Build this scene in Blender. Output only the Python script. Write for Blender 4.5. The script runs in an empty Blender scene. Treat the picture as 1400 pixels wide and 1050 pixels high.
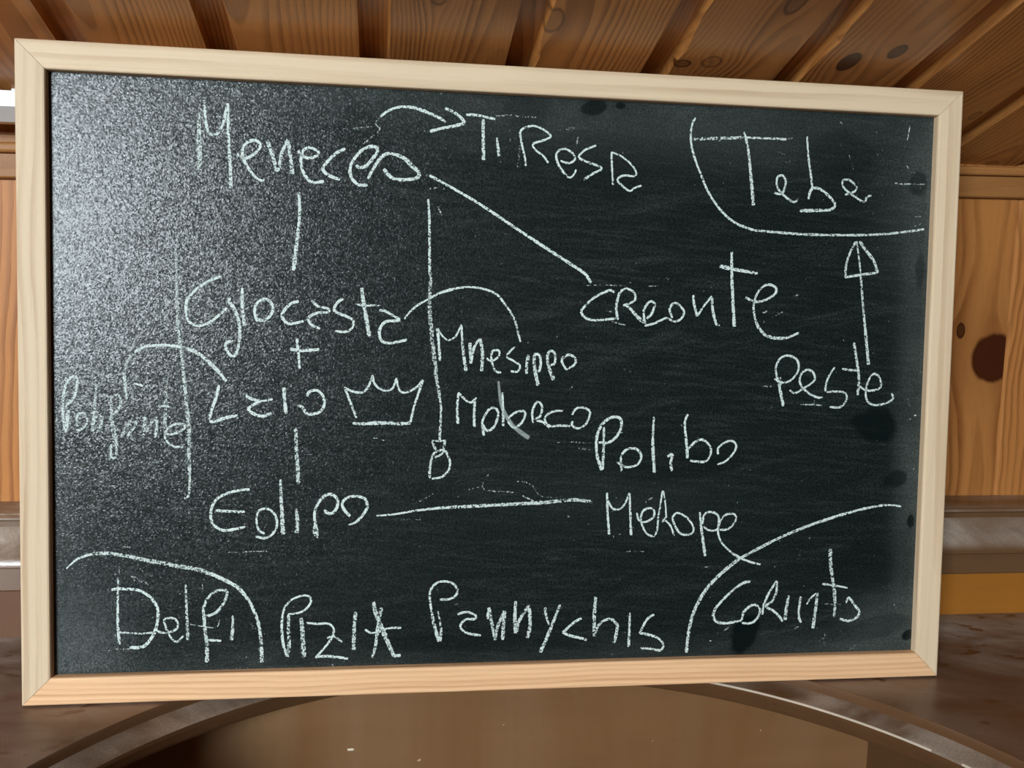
import bpy, bmesh, math, random
from mathutils import Vector, Matrix

random.seed(7)
S = bpy.context.scene
C = S.collection

# ------------------------------------------------------------------ camera
TOP = 0.80                       # height of the desk top
CZ = TOP + 0.2713                # camera height
cd = bpy.data.cameras.new('camera')
cd.sensor_fit = 'HORIZONTAL'; cd.sensor_width = 36.0
cd.lens = 1287.75 / 1400 * 36.0
cd.clip_start = 0.01
cam = bpy.data.objects.new('camera', cd); C.objects.link(cam)
p, r, yw = 0.1169, 0.0266, -0.1376
Rz = Matrix(((math.cos(yw), math.sin(yw), 0), (-math.sin(yw), math.cos(yw), 0), (0, 0, 1)))
Bm = Matrix(((1, 0, 0), (0, 0, -1), (0, 1, 0)))
Rx = Matrix(((1, 0, 0), (0, math.cos(p), -math.sin(p)), (0, math.sin(p), math.cos(p))))
Rr = Matrix(((math.cos(r), -math.sin(r), 0), (math.sin(r), math.cos(r), 0), (0, 0, 1)))
R = Rr @ Rx @ Bm @ Rz            # world -> (right, down, forward)
M = Matrix((R[0], -R[1], -R[2])).transposed().to_4x4()
M.translation = (0, 0, CZ)
cam.matrix_world = M
S.camera = cam

# ------------------------------------------------------------------ light
S.view_settings.view_transform = 'Standard'
S.view_settings.look = 'None'
S.view_settings.gamma = 1.0
S.view_settings.use_curve_mapping = False
S.view_settings.exposure = 0.0

world = bpy.data.worlds.new('world'); S.world = world
world.use_nodes = True
wb = world.node_tree.nodes['Background']
wb.inputs[0].default_value = (0.75, 0.85, 1.0, 1); wb.inputs[1].default_value = 1.0

WX0, WX1, WZ0, WZ1, WY = -1.92, -1.02, CZ + 0.10, CZ + 0.86, -2.3   # the window behind and to the left of the camera
ld = bpy.data.lights.new('window_daylight', 'AREA')
ld.shape = 'RECTANGLE'; ld.size = WX1 - WX0; ld.size_y = WZ1 - WZ0
ld.energy = 178; ld.color = (0.84, 0.94, 1.0)
lo = bpy.data.objects.new('window_daylight', ld); C.objects.link(lo)
lo.location = ((WX0 + WX1) / 2, WY - 0.06, (WZ0 + WZ1) / 2)
lo.rotation_euler = (math.radians(90), 0, 0)

# ------------------------------------------------------------------ node helpers
class NT:
    def __init__(self, name):
        self.m = bpy.data.materials.new(name); self.m.use_nodes = True
        self.t = self.m.node_tree; self.n = self.t.nodes; self.b = self.n['Principled BSDF']
        self.out = self.n['Material Output']
    def lk(self, a, b): self.t.links.new(a, b)
    def put(self, sock, v):
        if v is None: return
        if hasattr(v, 'is_output'): self.lk(v, sock)
        else: sock.default_value = v
    def math(self, op, a, b=None, c=None, clamp=False):
        n = self.n.new('ShaderNodeMath'); n.operation = op; n.use_clamp = clamp
        self.put(n.inputs[0], a); self.put(n.inputs[1], b); self.put(n.inputs[2], c)
        return n.outputs[0]
    def vmath(self, op, a, b=None):
        n = self.n.new('ShaderNodeVectorMath'); n.operation = op
        self.put(n.inputs[0], a); self.put(n.inputs[1], b)
        return n.outputs['Value'] if op in ('LENGTH', 'DOT_PRODUCT') else n.outputs[0]
    def attr(self, name):
        n = self.n.new('ShaderNodeAttribute'); n.attribute_name = name; return n.outputs['Vector']
    def sep(self, v):
        n = self.n.new('ShaderNodeSeparateXYZ'); self.put(n.inputs[0], v); return n.outputs
    def comb(self, x, y, z):
        n = self.n.new('ShaderNodeCombineXYZ')
        for i, v in enumerate((x, y, z)): self.put(n.inputs[i], v)
        return n.outputs[0]
    def obj(self): return self.n.new('ShaderNodeTexCoord').outputs['Object']
    def noise(self, vec, scale=1.0, detail=2.0, rough=0.5, dist=0.0):
        n = self.n.new('ShaderNodeTexNoise'); self.put(n.inputs['Vector'], vec)
        n.inputs['Scale'].default_value = scale; n.inputs['Detail'].default_value = detail
        n.inputs['Roughness'].default_value = rough; n.inputs['Distortion'].default_value = dist
        return n.outputs[0]
    def step(self, v, a, b, x=0.0, y=1.0):
        n = self.n.new('ShaderNodeMapRange'); n.interpolation_type = 'SMOOTHSTEP'
        self.put(n.inputs[0], v); self.put(n.inputs[1], a); self.put(n.inputs[2], b)
        n.inputs[3].default_value = x; n.inputs[4].default_value = y
        return n.outputs[0]
    def lin(self, v, a, b, x=0.0, y=1.0):
        n = self.n.new('ShaderNodeMapRange'); self.put(n.inputs[0], v)
        for i, q in enumerate((a, b, x, y)): n.inputs[i + 1].default_value = q
        return n.outputs[0]
    def mix(self, f, a, b, mode='MIX'):
        n = self.n.new('ShaderNodeMix'); n.data_type = 'RGBA'; n.blend_type = mode
        self.put(n.inputs[0], f); self.put(n.inputs[6], a); self.put(n.inputs[7], b)
        return n.outputs[2]
    def bump(self, h, strength, dist):
        n = self.n.new('ShaderNodeBump'); n.inputs['Strength'].default_value = strength
        n.inputs['Distance'].default_value = dist; self.put(n.inputs['Height'], h)
        self.lk(n.outputs[0], self.b.inputs['Normal'])
    def set(self, **k):
        for a, v in k.items(): self.put(self.b.inputs[a.replace('_', ' ')], v)

def rgb(r, g, b): return (r, g, b, 1)

def pine(name, light, dark, knots=(), spacing=0.0055, ring=0.6, rough=0.45, spec=0.4, heart=0.03, tone=0.5, wave=1.0, coat=0.0, streak=35):
    """Softwood board: flat-sawn growth rings along the grain. 'gco' = (along, across, piece offset)."""
    t = NT(name)
    g = t.attr('gco'); al, ac, of = t.sep(g)
    low = t.noise(t.comb(t.math('MULTIPLY', al, 4), t.math('MULTIPLY', ac, 9), of), 1, 2)
    wob = t.noise(t.comb(t.math('MULTIPLY', al, 22), t.math('MULTIPLY', ac, 60), of), 1, 2)
    acw = t.math('ADD', ac, t.math('MULTIPLY', t.math('SUBTRACT', wob, 0.5), 0.005 * wave))
    acw = t.math('ADD', acw, t.math('MULTIPLY', t.math('SUBTRACT', low, 0.5), 0.05 * wave))
    kdark = None; kring = None
    for (kx, ky, rx, ry, kind) in knots:
        dx = t.math('DIVIDE', t.math('SUBTRACT', al, kx), rx); dy = t.math('DIVIDE', t.math('SUBTRACT', ac, ky), ry)
        d2 = t.math('ADD', t.math('MULTIPLY', dx, dx), t.math('MULTIPLY', dy, dy))
        fall = t.math('EXPONENT', t.math('MULTIPLY', d2, -0.16))
        acw = t.math('SUBTRACT', acw, t.math('MULTIPLY', t.math('MULTIPLY', fall, t.math('SUBTRACT', ac, ky)), 0.75))
        d = t.math('ADD', t.math('SQRT', d2), t.math('MULTIPLY', t.math('SUBTRACT', wob, 0.5), 0.5))
        m = t.math('MULTIPLY', t.step(d, 1.08, 0.86), kind)
        rg = t.math('MULTIPLY', t.math('MULTIPLY', t.step(d, 0.72, 0.95), t.step(d, 1.25, 1.0)), min(1, kind + .3))
        halo = t.math('MULTIPLY', fall, 0.28 * kind)
        m = t.math('MAXIMUM', m, halo)
        kdark = m if kdark is None else t.math('MAXIMUM', kdark, m)
        kring = rg if kring is None else t.math('MAXIMUM', kring, rg)
    wn = t.n.new('ShaderNodeTexWhiteNoise'); wn.noise_dimensions = '1D'; t.lk(of, wn.inputs['W'])
    cen = t.math('MULTIPLY', t.math('SUBTRACT', wn.outputs[0], 0.5), 0.08)
    h = t.math('ADD', heart * .4, t.math('MULTIPLY', t.noise(t.comb(t.math('MULTIPLY', al, 2.5), of, 0.0), 1, 1), heart))
    a2 = t.math('ADD', acw, cen)
    rr = t.math('SQRT', t.math('ADD', t.math('MULTIPLY', a2, a2), t.math('MULTIPLY', h, h)))
    ph = t.math('FRACT', t.math('DIVIDE', rr, spacing))
    late = t.math('MULTIPLY', t.step(ph, 0.25, 0.82), t.step(ph, 1.0, 0.9))
    vary = t.noise(t.comb(t.math('MULTIPLY', al, 5), t.math('MULTIPLY', rr, 110), of), 1, 2)
    late = t.math('MULTIPLY', late, t.lin(vary, 0.3, 0.7, 0.25, 1.0))
    fib = t.noise(t.comb(t.math('MULTIPLY', al, 45), t.math('MULTIPLY', ac, 1500), of), 1, 3)
    broad = t.noise(t.comb(t.math('MULTIPLY', al, 3), t.math('MULTIPLY', ac, streak), t.math('ADD', of, 3.3)), 1, 2)
    f = t.math('ADD', t.math('MULTIPLY', late, ring), t.math('MULTIPLY', t.math('SUBTRACT', fib, 0.5), 0.35))
    f = t.math('ADD', f, t.math('MULTIPLY', t.math('SUBTRACT', broad, 0.5), tone), clamp=True)
    col = t.mix(f, light, dark)
    pt = t.lin(wn.outputs[0], 0, 1, 0.86, 1.12)
    col = t.mix(1.0, col, t.comb(pt, pt, pt), 'MULTIPLY')
    if kdark is not None:
        col = t.mix(kring, col, rgb(dark[0] * .25, dark[1] * .16, dark[2] * .12))
        col = t.mix(kdark, col, rgb(dark[0] * .28, dark[1] * .22, dark[2] * .3))
    t.set(Base_Color=col, Roughness=rough, Specular_IOR_Level=spec, Coat_Weight=coat, Coat_Roughness=0.25)
    t.bump(t.math('ADD', late, t.math('MULTIPLY', fib, 0.5)), 0.25, 0.0006)
    return t.m

def varnish(name, base, dark, dust_light_col, dust_light_amt, rough, spots=True, up=True, spec=0.5, back=None):
    """Old brown varnish with dust on its upward faces, paled to stand in for light, and clean rubbed marks."""
    t = NT(name)
    o = t.obj(); x, y, z = t.sep(o)
    gr = t.noise(t.comb(t.math('MULTIPLY', x, 6), t.math('MULTIPLY', y, 60), t.math('MULTIPLY', z, 60)), 1, 4)
    blot = t.noise(o, 14, 3, 0.6)
    col = t.mix(t.math('ADD', t.math('MULTIPLY', gr, 0.6), t.math('MULTIPLY', blot, 0.4)), dark, base)
    geo = t.n.new('ShaderNodeNewGeometry'); nz = t.sep(geo.outputs['Normal'])[2]
    facing = t.step(nz, 0.15, 0.85) if up else 1.0
    d1 = t.noise(t.comb(t.math('MULTIPLY', x, 9), t.math('MULTIPLY', y, 16), z), 1, 4, 0.6, 0.6)
    sm = t.noise(t.comb(t.math('MULTIPLY', t.math('ADD', x, t.math('MULTIPLY', y, -0.7)), 20), t.math('MULTIPLY', t.math('ADD', y, t.math('MULTIPLY', x, .8)), 70), z), 1, 3, 0.6)
    dust = t.math('MULTIPLY', t.step(d1, 0.3, 0.7), t.lin(sm, 0.3, 0.7, 0.55, 1.0))
    if spots:
        rub = t.noise(t.vmath('MULTIPLY', o, (1.0, 1.6, 1.0)), 42, 2, 0.5)
        dust = t.math('MULTIPLY', dust, t.step(rub, 0.68, 0.6))
    if back: dust = t.math('MULTIPLY', dust, t.step(y, back[0], back[1], 0.38, 1.5))
    fine = t.noise(o, 900, 2)
    dust = t.math('MULTIPLY', dust, t.lin(fine, 0.3, 0.7, 0.6, 1.1))
    dust = t.math('MULTIPLY', t.math('MULTIPLY', dust, facing), dust_light_amt, clamp=True)
    speck = t.step(t.noise(o, 190, 1), 0.815, 0.84)
    col = t.mix(dust, col, dust_light_col)
    col = t.mix(t.math('MULTIPLY', speck, 0.6), col, rgb(.6, .5, .38))
    t.set(Base_Color=col, Roughness=t.math('ADD', rough, t.math('MULTIPLY', dust, 0.35)), Specular_IOR_Level=spec)
    t.bump(t.math('ADD', fine, t.math('MULTIPLY', blot, 2.0)), 0.08, 0.0008)
    return t.m

def flat(name, col, rough=0.5, metal=0.0):
    t = NT(name); n = t.noise(t.obj(), 60, 3)
    t.set(Base_Color=t.mix(n, rgb(*[c * .93 for c in col]), rgb(*[min(1, c * 1.05) for c in col])), Roughness=rough, Metallic=metal)
    return t.m

def slate():
    """The dark writing surface: rough black paint, old chalk dust in streaks and along the frame, wiped wet patches."""
    t = NT('blackboard_paint')
    o = t.obj(); x, y, z = t.sep(o)
    grain = t.noise(o, 820, 2, 0.6)
    streak = t.noise(t.comb(t.math('MULTIPLY', x, 26), 0.0, t.math('MULTIPLY', t.math('ADD', z, t.math('MULTIPLY', x, .06)), 330)), 1, 3, 0.6, 0.3)
    swirl = t.noise(t.comb(t.math('MULTIPLY', x, 5), 0.0, t.math('MULTIPLY', z, 14)), 1, 4, 0.6, 0.8)
    cloud = t.noise(o, 24, 4, 0.6)
    brush = t.noise(t.comb(t.math('MULTIPLY', t.math('ADD', x, t.math('MULTIPLY', z, .5)), 9), 0.0, t.math('MULTIPLY', t.math('SUBTRACT', z, t.math('MULTIPLY', x, .18)), 60)), 1, 5, 0.7, 1.2)
    # distance to the frame
    dl = t.math('SUBTRACT', x, -0.283); dr = t.math('SUBTRACT', 0.283, x)
    dt = t.math('SUBTRACT', 0.383, z); db = t.math('SUBTRACT', z, 0.0174)
    edge = None
    for d, wd, am in ((dl, .016, .45), (dr, .024, 1.0), (dt, .03, .6), (db, .02, .4)):
        e = t.math('MULTIPLY', t.step(d, wd, 0.001), am)
        edge = e if edge is None else t.math('MAXIMUM', edge, e)
    edge = t.math('MULTIPLY', edge, t.lin(cloud, 0.3, 0.65, 0.25, 1.15))
    haze = None
    for cx, cz, rx, rz, am in HAZE:
        dx = t.math('DIVIDE', t.math('SUBTRACT', x, cx), rx); dz = t.math('DIVIDE', t.math('SUBTRACT', z, cz), rz)
        q = t.math('MULTIPLY', t.math('EXPONENT', t.math('MULTIPLY', t.math('ADD', t.math('MULTIPLY', dx, dx), t.math('MULTIPLY', dz, dz)), -1.0)), am)
        haze = q if haze is None else t.math('ADD', haze, q)
    wob = t.math('MULTIPLY', t.math('SUBTRACT', t.noise(o, 60, 2), 0.5), 1.1)
    wet = None
    for cx, cz, rx, rz, ang, am in WET:
        ca, sa = math.cos(ang), math.sin(ang)
        u0 = t.math('SUBTRACT', x, cx); v0 = t.math('SUBTRACT', z, cz)
        u = t.math('DIVIDE', t.math('ADD', t.math('MULTIPLY', u0, ca), t.math('MULTIPLY', v0, sa)), rx)
        v = t.math('DIVIDE', t.math('SUBTRACT', t.math('MULTIPLY', v0, ca), t.math('MULTIPLY', u0, sa)), rz)
        d = t.math('ADD', t.math('SQRT', t.math('ADD', t.math('MULTIPLY', u, u), t.math('MULTIPLY', v, v))), wob)
        q = t.math('MULTIPLY', t.step(d, 1.2, 0.75), am)
        wet = q if wet is None else t.math('MAXIMUM', wet, q)
    dust = t.math('MULTIPLY', t.step(streak, 0.42, 0.75), t.lin(swirl, 0.35, 0.65, 0.12, 0.5))
    dust = t.math('ADD', dust, t.math('MULTIPLY', t.step(brush, 0.5, 0.78), 0.42))
    dust = t.math('ADD', dust, 0.16)
    dust = t.math('MULTIPLY', dust, t.step(grain, 0.36, 0.68, 0.25, 1.5))
    soft = t.math('MULTIPLY', t.math('ADD', t.math('MULTIPLY', edge, 0.75), haze), t.step(grain, 0.3, 0.7, 0.7, 1.25))
    dust = t.math('ADD', dust, soft)
    dust = t.math('MULTIPLY', dust, t.math('SUBTRACT', 1.0, wet))
    dots = t.step(t.noise(o, 420, 1), 0.765, 0.82)
    sp = t.math('MULTIPLY', t.math('MULTIPLY', dots, t.lin(cloud, 0.4, 0.65, 0.0, 0.5)), t.math('SUBTRACT', 1.0, wet))
    f = t.math('ADD', t.math('MULTIPLY', dust, 0.07), sp, clamp=True)
    col = t.mix(f, rgb(.0032, .0078, .0078), rgb(.55, .66, .62))
    t.set(Base_Color=col, Roughness=t.math('SUBTRACT', 0.255, t.math('MULTIPLY', wet, 0.05)), Specular_IOR_Level=0.34)
    vo = t.n.new('ShaderNodeTexVoronoi'); vo.inputs['Scale'].default_value = 1000.0; t.lk(o, vo.inputs['Vector'])
    tilt = t.vmath('MULTIPLY', t.vmath('SUBTRACT', vo.outputs['Color'], (.5, .5, .5)), (.135, .135, .135))
    bp = t.n.new('ShaderNodeBump'); bp.inputs['Strength'].default_value = .26; bp.inputs['Distance'].default_value = .0006
    t.lk(t.noise(o, 900, 2, 0.6), bp.inputs['Height'])
    t.lk(t.vmath('NORMALIZE', t.vmath('ADD', bp.outputs[0], tilt)), t.b.inputs['Normal'])
    return t.m

def chalk_mat():
    t = NT('chalk')
    o = t.obj()
    ac, op, sd = t.sep(t.attr('chalk'))
    n = t.noise(o, 1050, 2, 0.55)
    n2 = t.noise(o, 330, 2, 0.6)
    v = t.math('ADD', t.math('MULTIPLY', n, 0.72), t.math('MULTIPLY', n2, 0.28))
    a2 = t.math('MULTIPLY', ac, ac); a6 = t.math('MULTIPLY', t.math('MULTIPLY', a2, a2), a2)
    thr = t.math('ADD', t.lin(op, 0.2, 1.0, 0.535, 0.37), t.math('MULTIPLY', a6, 0.13))
    al = t.math('MULTIPLY', t.math('SUBTRACT', v, thr), 9.0, clamp=True)
    al = t.math('MULTIPLY', t.math('MULTIPLY', al, t.lin(op, 0.2, 1.0, 0.55, 0.98)), t.math('GREATER_THAN', op, 0.1))
    rub = t.math('MULTIPLY', t.math('SUBTRACT', 1.0, a6), t.lin(n2, 0.3, 0.7, 0.30, 0.42))      # rubbed, smooth smear
    al = t.math('ADD', al, t.math('MULTIPLY', t.math('LESS_THAN', op, 0.1), rub), clamp=True)
    t.set(Base_Color=t.mix(n, rgb(.50, .62, .58), rgb(.80, .92, .87)), Roughness=0.95, Specular_IOR_Level=0.05)
    tr = t.n.new('ShaderNodeBsdfTransparent'); mx = t.n.new('ShaderNodeMixShader')
    t.lk(al, mx.inputs[0]); t.lk(tr.outputs[0], mx.inputs[1]); t.lk(t.b.outputs[0], mx.inputs[2]); t.lk(mx.outputs[0], t.out.inputs[0])
    return t.m

# ------------------------------------------------------------------ mesh helpers
def link(name, verts, faces, mat, parent=None, gco=None, smooth=False, attr='gco'):
    me = bpy.data.meshes.new(name); me.from_pydata([tuple(v) for v in verts], [], faces)
    if gco is not None:
        a = me.attributes.new(attr, 'FLOAT_VECTOR', 'POINT')
        a.data.foreach_set('vector', [c for g in gco for c in g])
    me.materials.append(mat)
    if smooth:
        for f in me.polygons: f.use_smooth = True
    me.update()
    o = bpy.data.objects.new(name, me); C.objects.link(o)
    if parent is not None: o.parent = parent
    return o

def recalc(o):
    bm = bmesh.new(); bm.from_mesh(o.data); bmesh.ops.recalc_face_normals(bm, faces=bm.faces); bm.to_mesh(o.data); bm.free()
    return o

def bevel(o, w, seg=2):
    m = o.modifiers.new('bevel', 'BEVEL'); m.width = w; m.segments = seg; m.limit_method = 'ANGLE'
    return o

def box(name, a, b, mat, parent=None, axis=0, off=0.0, bev=0.0):
    (x0, y0, z0), (x1, y1, z1) = a, b
    v = [(x, y, z) for x in (x0, x1) for y in (y0, y1) for z in (z0, z1)]
    f = [(0, 1, 3, 2), (4, 6, 7, 5), (0, 4, 5, 1), (2, 3, 7, 6), (0, 2, 6, 4), (1, 5, 7, 3)]
    g = []
    for q in v:
        rest = [q[i] for i in range(3) if i != axis]
        g.append((q[axis], rest[0] * .6 + rest[1], off))
    o = link(name, v, f, mat, parent, g)
    recalc(o)
    if bev: bevel(o, bev)
    return o

def prism(name, prof, x0, x1, mat, parent=None, off=0.0, n=1, smooth=False, skew=None):
    """Closed (y, z) profile swept along X, ends capped."""
    V, F, G = [], [], []; k = len(prof)
    per = [0.0]
    for i in range(1, k): per.append(per[-1] + math.dist(prof[i], prof[i - 1]))
    for j in range(n + 1):
        x = x0 + (x1 - x0) * j / n
        for i, (y, z) in enumerate(prof):
            V.append((x, y, z + (skew(x) if skew else 0))); G.append((x, per[i], off))
    for j in range(n):
        for i in range(k):
            a, b = j * k + i, j * k + (i + 1) % k
            F.append((a, b, b + k, a + k))
    F.append(tuple(range(k))); F.append(tuple(range(n * k, n * k + k)))
    return recalc(link(name, V, F, mat, parent, G, smooth))

def thing(name, label, cat, loc, rot=(0, 0, 0)):
    o = bpy.data.objects.new(name, None); C.objects.link(o)
    o.location = loc; o.rotation_euler = rot; o['label'] = label; o['category'] = cat
    o.empty_display_size = 0.05
    return o

def structure(o): o['kind'] = 'structure'; return o

# ------------------------------------------------------------------ placements
WALL_Y = 0.745
SL = 0.28                                        # the ceiling comes down to the wall at this slope
CEIL_Z = CZ + 0.1005                             # where it meets the wall
def ceil_z(y): return CEIL_Z + SL * (WALL_Y - y)
BX, BY, LEAN = 0.0841, 0.5808, 0.0597
RX0, RX1, RY0 = -2.6, 2.3, WY

# ------------------------------------------------------------------ materials
HAZE = [(0.255, 0.035, .022, .022, .9), (-0.262, 0.035, .022, .02, .45), (-.27, .2, .012, .25, .25), (.04, .365, .12, .018, .35),
        (.16, .36, .06, .02, .35), (.262, .33, .02, .06, .45), (.07, .125, .08, .02, .15), (.272, .2, .01, .2, .35), (.24, .02, .06, .01, .35)]
WET = [(0.25, 0.1739, 0.0159, 0.0121, -0.25, 0.85), (0.1615, 0.0317, 0.0084, 0.015, -0.45, 1), (0.2666, 0.1371, 0.0093, 0.0056, 0.2, 0.7), (0.2788, 0.108, 0.0028, 0.0047, 0, 0.9), (0.0486, 0.3778, 0.0084, 0.0047, 0.2, 0.85), (0.0659, 0.3801, 0.0033, 0.0023, 0, 0.9), (0.2734, 0.3391, 0.007, 0.0093, 0, 0.6), (-0.2658, 0.158, 0.014, 0.0112, 0, 0.5), (0.2778, 0.2801, 0.0037, 0.014, 0, 0.45), (0.2803, 0.0276, 0.0047, 0.0033, 0.6, 0.95), (0.0049, 0.3748, 0.0168, 0.014, 0, 0.35), (-0.1007, 0.3584, 0.014, 0.014, 0, 0.35), (0.1129, 0.1449, 0.0374, 0.0075, 0.1, 0.35), (-0.0222, 0.0295, 0.0701, 0.0056, -0.03, 0.4), (0.2453, 0.0737, 0.0234, 0.0187, 0, 0.3), (0.2524, 0.0325, 0.028, 0.0075, 0.2, 0.35), (0.2177, 0.3563, 0.0234, 0.014, 0, 0.3)]
M_CEIL = pine('ceiling_pine', rgb(.52, .222, .060), rgb(.18, .058, .013), knots=[(43.0545, -0.0205, 0.0105, 0.0055, 0.95), (43.0708, 0.0035, 0.0075, 0.0045, 0.9), (41.6741, -0.0206, 0.007, 0.0062, 0.22), (41.6699, -0.0391, 0.0045, 0.0055, 0.6), (41.7488, 0.0039, 0.013, 0.005, 0.4), (40.3415, -0.0406, 0.012, 0.006, 0.3), (38.9902, -0.0178, 0.01, 0.005, 0.3), (44.359, 0.0233, 0.006, 0.003, 0.4)], spacing=.0024, ring=.75, rough=.4, spec=.45, heart=.05, tone=.75, wave=.45, coat=.15)
M_WALL = pine('wall_pine', rgb(.47, .192, .053), rgb(.19, .055, .010), knots=[(45.2598, 0.036, 0.0185, 0.018, 1.0), (45.2828, 0.003, 0.006, 0.0035, 0.9)], spacing=.0048, ring=.78, rough=.45, spec=.2, heart=.03, tone=.6)
M_TRIM = pine('trim_pine', rgb(.36, .16, .05), rgb(.19, .07, .018), spacing=.006, ring=.5, rough=.45, spec=.2, heart=.03)
M_RAIL = pine('frame_pine', rgb(.77, .615, .415), rgb(.54, .365, .215), spacing=.0065, ring=.65, rough=.55, spec=.25, heart=.02, tone=1.7, wave=.35, streak=170)
M_RAILB = pine('frame_pine_bottom', rgb(.78, .50, .28), rgb(.50, .25, .11), spacing=.0032, ring=.6, rough=.55, spec=.25, heart=.02, tone=1.2, wave=.3, streak=200)
M_TOP = varnish('dusty_varnish', rgb(.165, .070, .025), rgb(.085, .033, .012), rgb(.55, .48, .40), .80, .34, back=(.53, .69))
M_EDGE = varnish('moulding_varnish', rgb(.14, .072, .032), rgb(.08, .038, .017), rgb(.56, .48, .40), .62, .28, spots=False)
M_GAL = varnish('cornice_varnish', rgb(.17, .09, .042), rgb(.10, .05, .022), rgb(.66, .58, .49), 1.0, .27, spots=False)  # dust thickened and paled so its colour stands in for light from above
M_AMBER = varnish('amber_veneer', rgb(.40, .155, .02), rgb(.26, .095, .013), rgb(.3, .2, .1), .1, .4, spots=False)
M_BROWN = varnish('brown_panel', rgb(.15, .058, .018), rgb(.10, .036, .011), rgb(.4, .3, .2), .1, .5, spots=False)
M_PALE = flat('pale_edge', (.70, .62, .50), .3)
M_NICHE = varnish('niche_veneer', rgb(.22, .110, .040), rgb(.14, .064, .023), rgb(.28, .18, .10), .5, .5, spots=False, up=False, spec=.25)
M_SLATE = slate()
M_CHALK = chalk_mat()
M_WHITE = flat('white_plastic', (.72, .75, .75), .4)
M_DARK = flat('dark_gap', (.03, .02, .015), .8)
M_FLOOR = pine('floor_wood', rgb(.15, .085, .045), rgb(.08, .04, .018), rough=.4)
M_ROOM = pine('room_pine', rgb(.26, .145, .07), rgb(.15, .075, .03), spacing=.006, rough=.45)
M_FLECK = flat('pale_fleck', (.8, .7, .55), .8)

# ------------------------------------------------------------------ room
def planks(name, seams, s0, s1, ns, place, mat, strip, depth, bev, wavy=()):
    """Boards side by side: each has a flat face, a sunk strip at its right side and a chamfer up to the next face.
    place(a, s, n) -> world point; a across, s along, n out of the surface."""
    V, F, G = [], [], []
    for i in range(len(seams) - 1):
        a0, a1 = seams[i], seams[i + 1]; mid = (a0 + a1) / 2; off = i * 1.37 + 0.41
        base = len(V); k = 6
        rnd = random.Random(i * 11 + 3); ph = [rnd.uniform(0, 6.28) for _ in range(4)]
        for j in range(ns + 1):
            s = s0 + (s1 - s0) * j / ns
            w = 0.0
            if i in wavy: w = .0013 * math.sin(s * 60 + ph[0]) + .0010 * math.sin(s * 133 + ph[1])
            cols = [(a0, -depth), (a0 + bev * .45 + w * .5, -depth * .45), (a0 + bev + w, 0), (a1 - strip - .0006, 0), (a1 - strip, -depth), (a1, -depth)]
            for a, n in cols:
                V.append(place(a, s, n)); G.append((s + off, a - mid, off))
        for j in range(ns):
            for c in range(k - 1):
                q = base + j * k + c
                F.append((q, q + 1, q + 1 + k, q + k))
    return link(name, V, F, mat, None, G)

nl = math.hypot(1, SL)
def pc(a, s, n): return (a, WALL_Y + .02 - s / nl - n * SL / nl, CEIL_Z - SL * .02 + s * SL / nl - n / nl)
cs = [-.182, -.0935, .0005, .0935, .1837, .2755, .3615]
cseams = [cs[0] - .0905 * k for k in range(26, 0, -1)] + cs + [cs[-1] + .0905 * k for k in range(1, 22)]
CI = cseams.index(-.182)
s_len = (WALL_Y - WY) * nl
structure(planks('ceiling', cseams, 0, s_len, 160, pc, M_CEIL, .0165, .0065, .0022, wavy=(CI + 3, CI + 4, CI + 5)))

def pw(a, s, n): return (a, WALL_Y - n, s)
wseams = [.533 + .095 * k for k in range(-33, 19)]
structure(planks('wall_back', wseams, 0, ceil_z(WALL_Y) + .02, 30, pw, M_WALL, .0012, .0025, .0018))

def quad(name, pts, mat, along):
    g = []
    for q in pts:
        rest = [q[i] for i in range(3) if i != along]
        g.append((q[along], rest[0] + rest[1] * .3, 2.0))
    return structure(link(name, pts, [(0, 1, 2, 3)], mat, None, g))
quad('floor', [(RX0, RY0, 0), (RX1, RY0, 0), (RX1, WALL_Y, 0), (RX0, WALL_Y, 0)], M_FLOOR, 1)
for nm, x in (('wall_left', RX0), ('wall_right', RX1)):
    quad(nm, [(x, RY0, 0), (x, WALL_Y, 0), (x, WALL_Y, ceil_z(WALL_Y)), (x, RY0, ceil_z(RY0))], M_ROOM, 2)
# the wall behind the camera, with the window opening in it
zc = ceil_z(RY0)
xs = [RX0, WX0, WX1, RX1]; zs = [0, WZ0, WZ1, zc]
V = [(x, RY0, z) for z in zs for x in xs]
F = [(r_ * 4 + c, r_ * 4 + c + 1, r_ * 4 + c + 5, r_ * 4 + c + 4) for r_ in range(3) for c in range(3) if (r_, c) != (1, 1)]
structure(link('wall_front', V, F, M_ROOM, None, [(v[2], v[0], 5.0) for v in V]))
wf = [(WX0, WZ0), (WX1, WZ0), (WX1, WZ1), (WX0, WZ1)]; cxw, czw = (WX0 + WX1) / 2, (WZ0 + WZ1) / 2
V, F = [], []
for y in (RY0 - .03, RY0 + .03):
    for k in (0, 1):
        for (x, z) in wf:
            dx = .05 * (1 if x < cxw else -1) * k; dz = .05 * (1 if z < czw else -1) * k
            V.append((x + dx, y, z + dz))
for i in range(4):
    j = (i + 1) % 4
    F += [(i, j, 4 + j, 4 + i), (8 + i, 8 + j, 12 + j, 12 + i), (i, j, 8 + j, 8 + i), (4 + i, 4 + j, 12 + j, 12 + i)]
structure(recalc(link('window_1', V, F, M_WHITE, None, [(0, 0, 0)] * len(V))))

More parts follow.
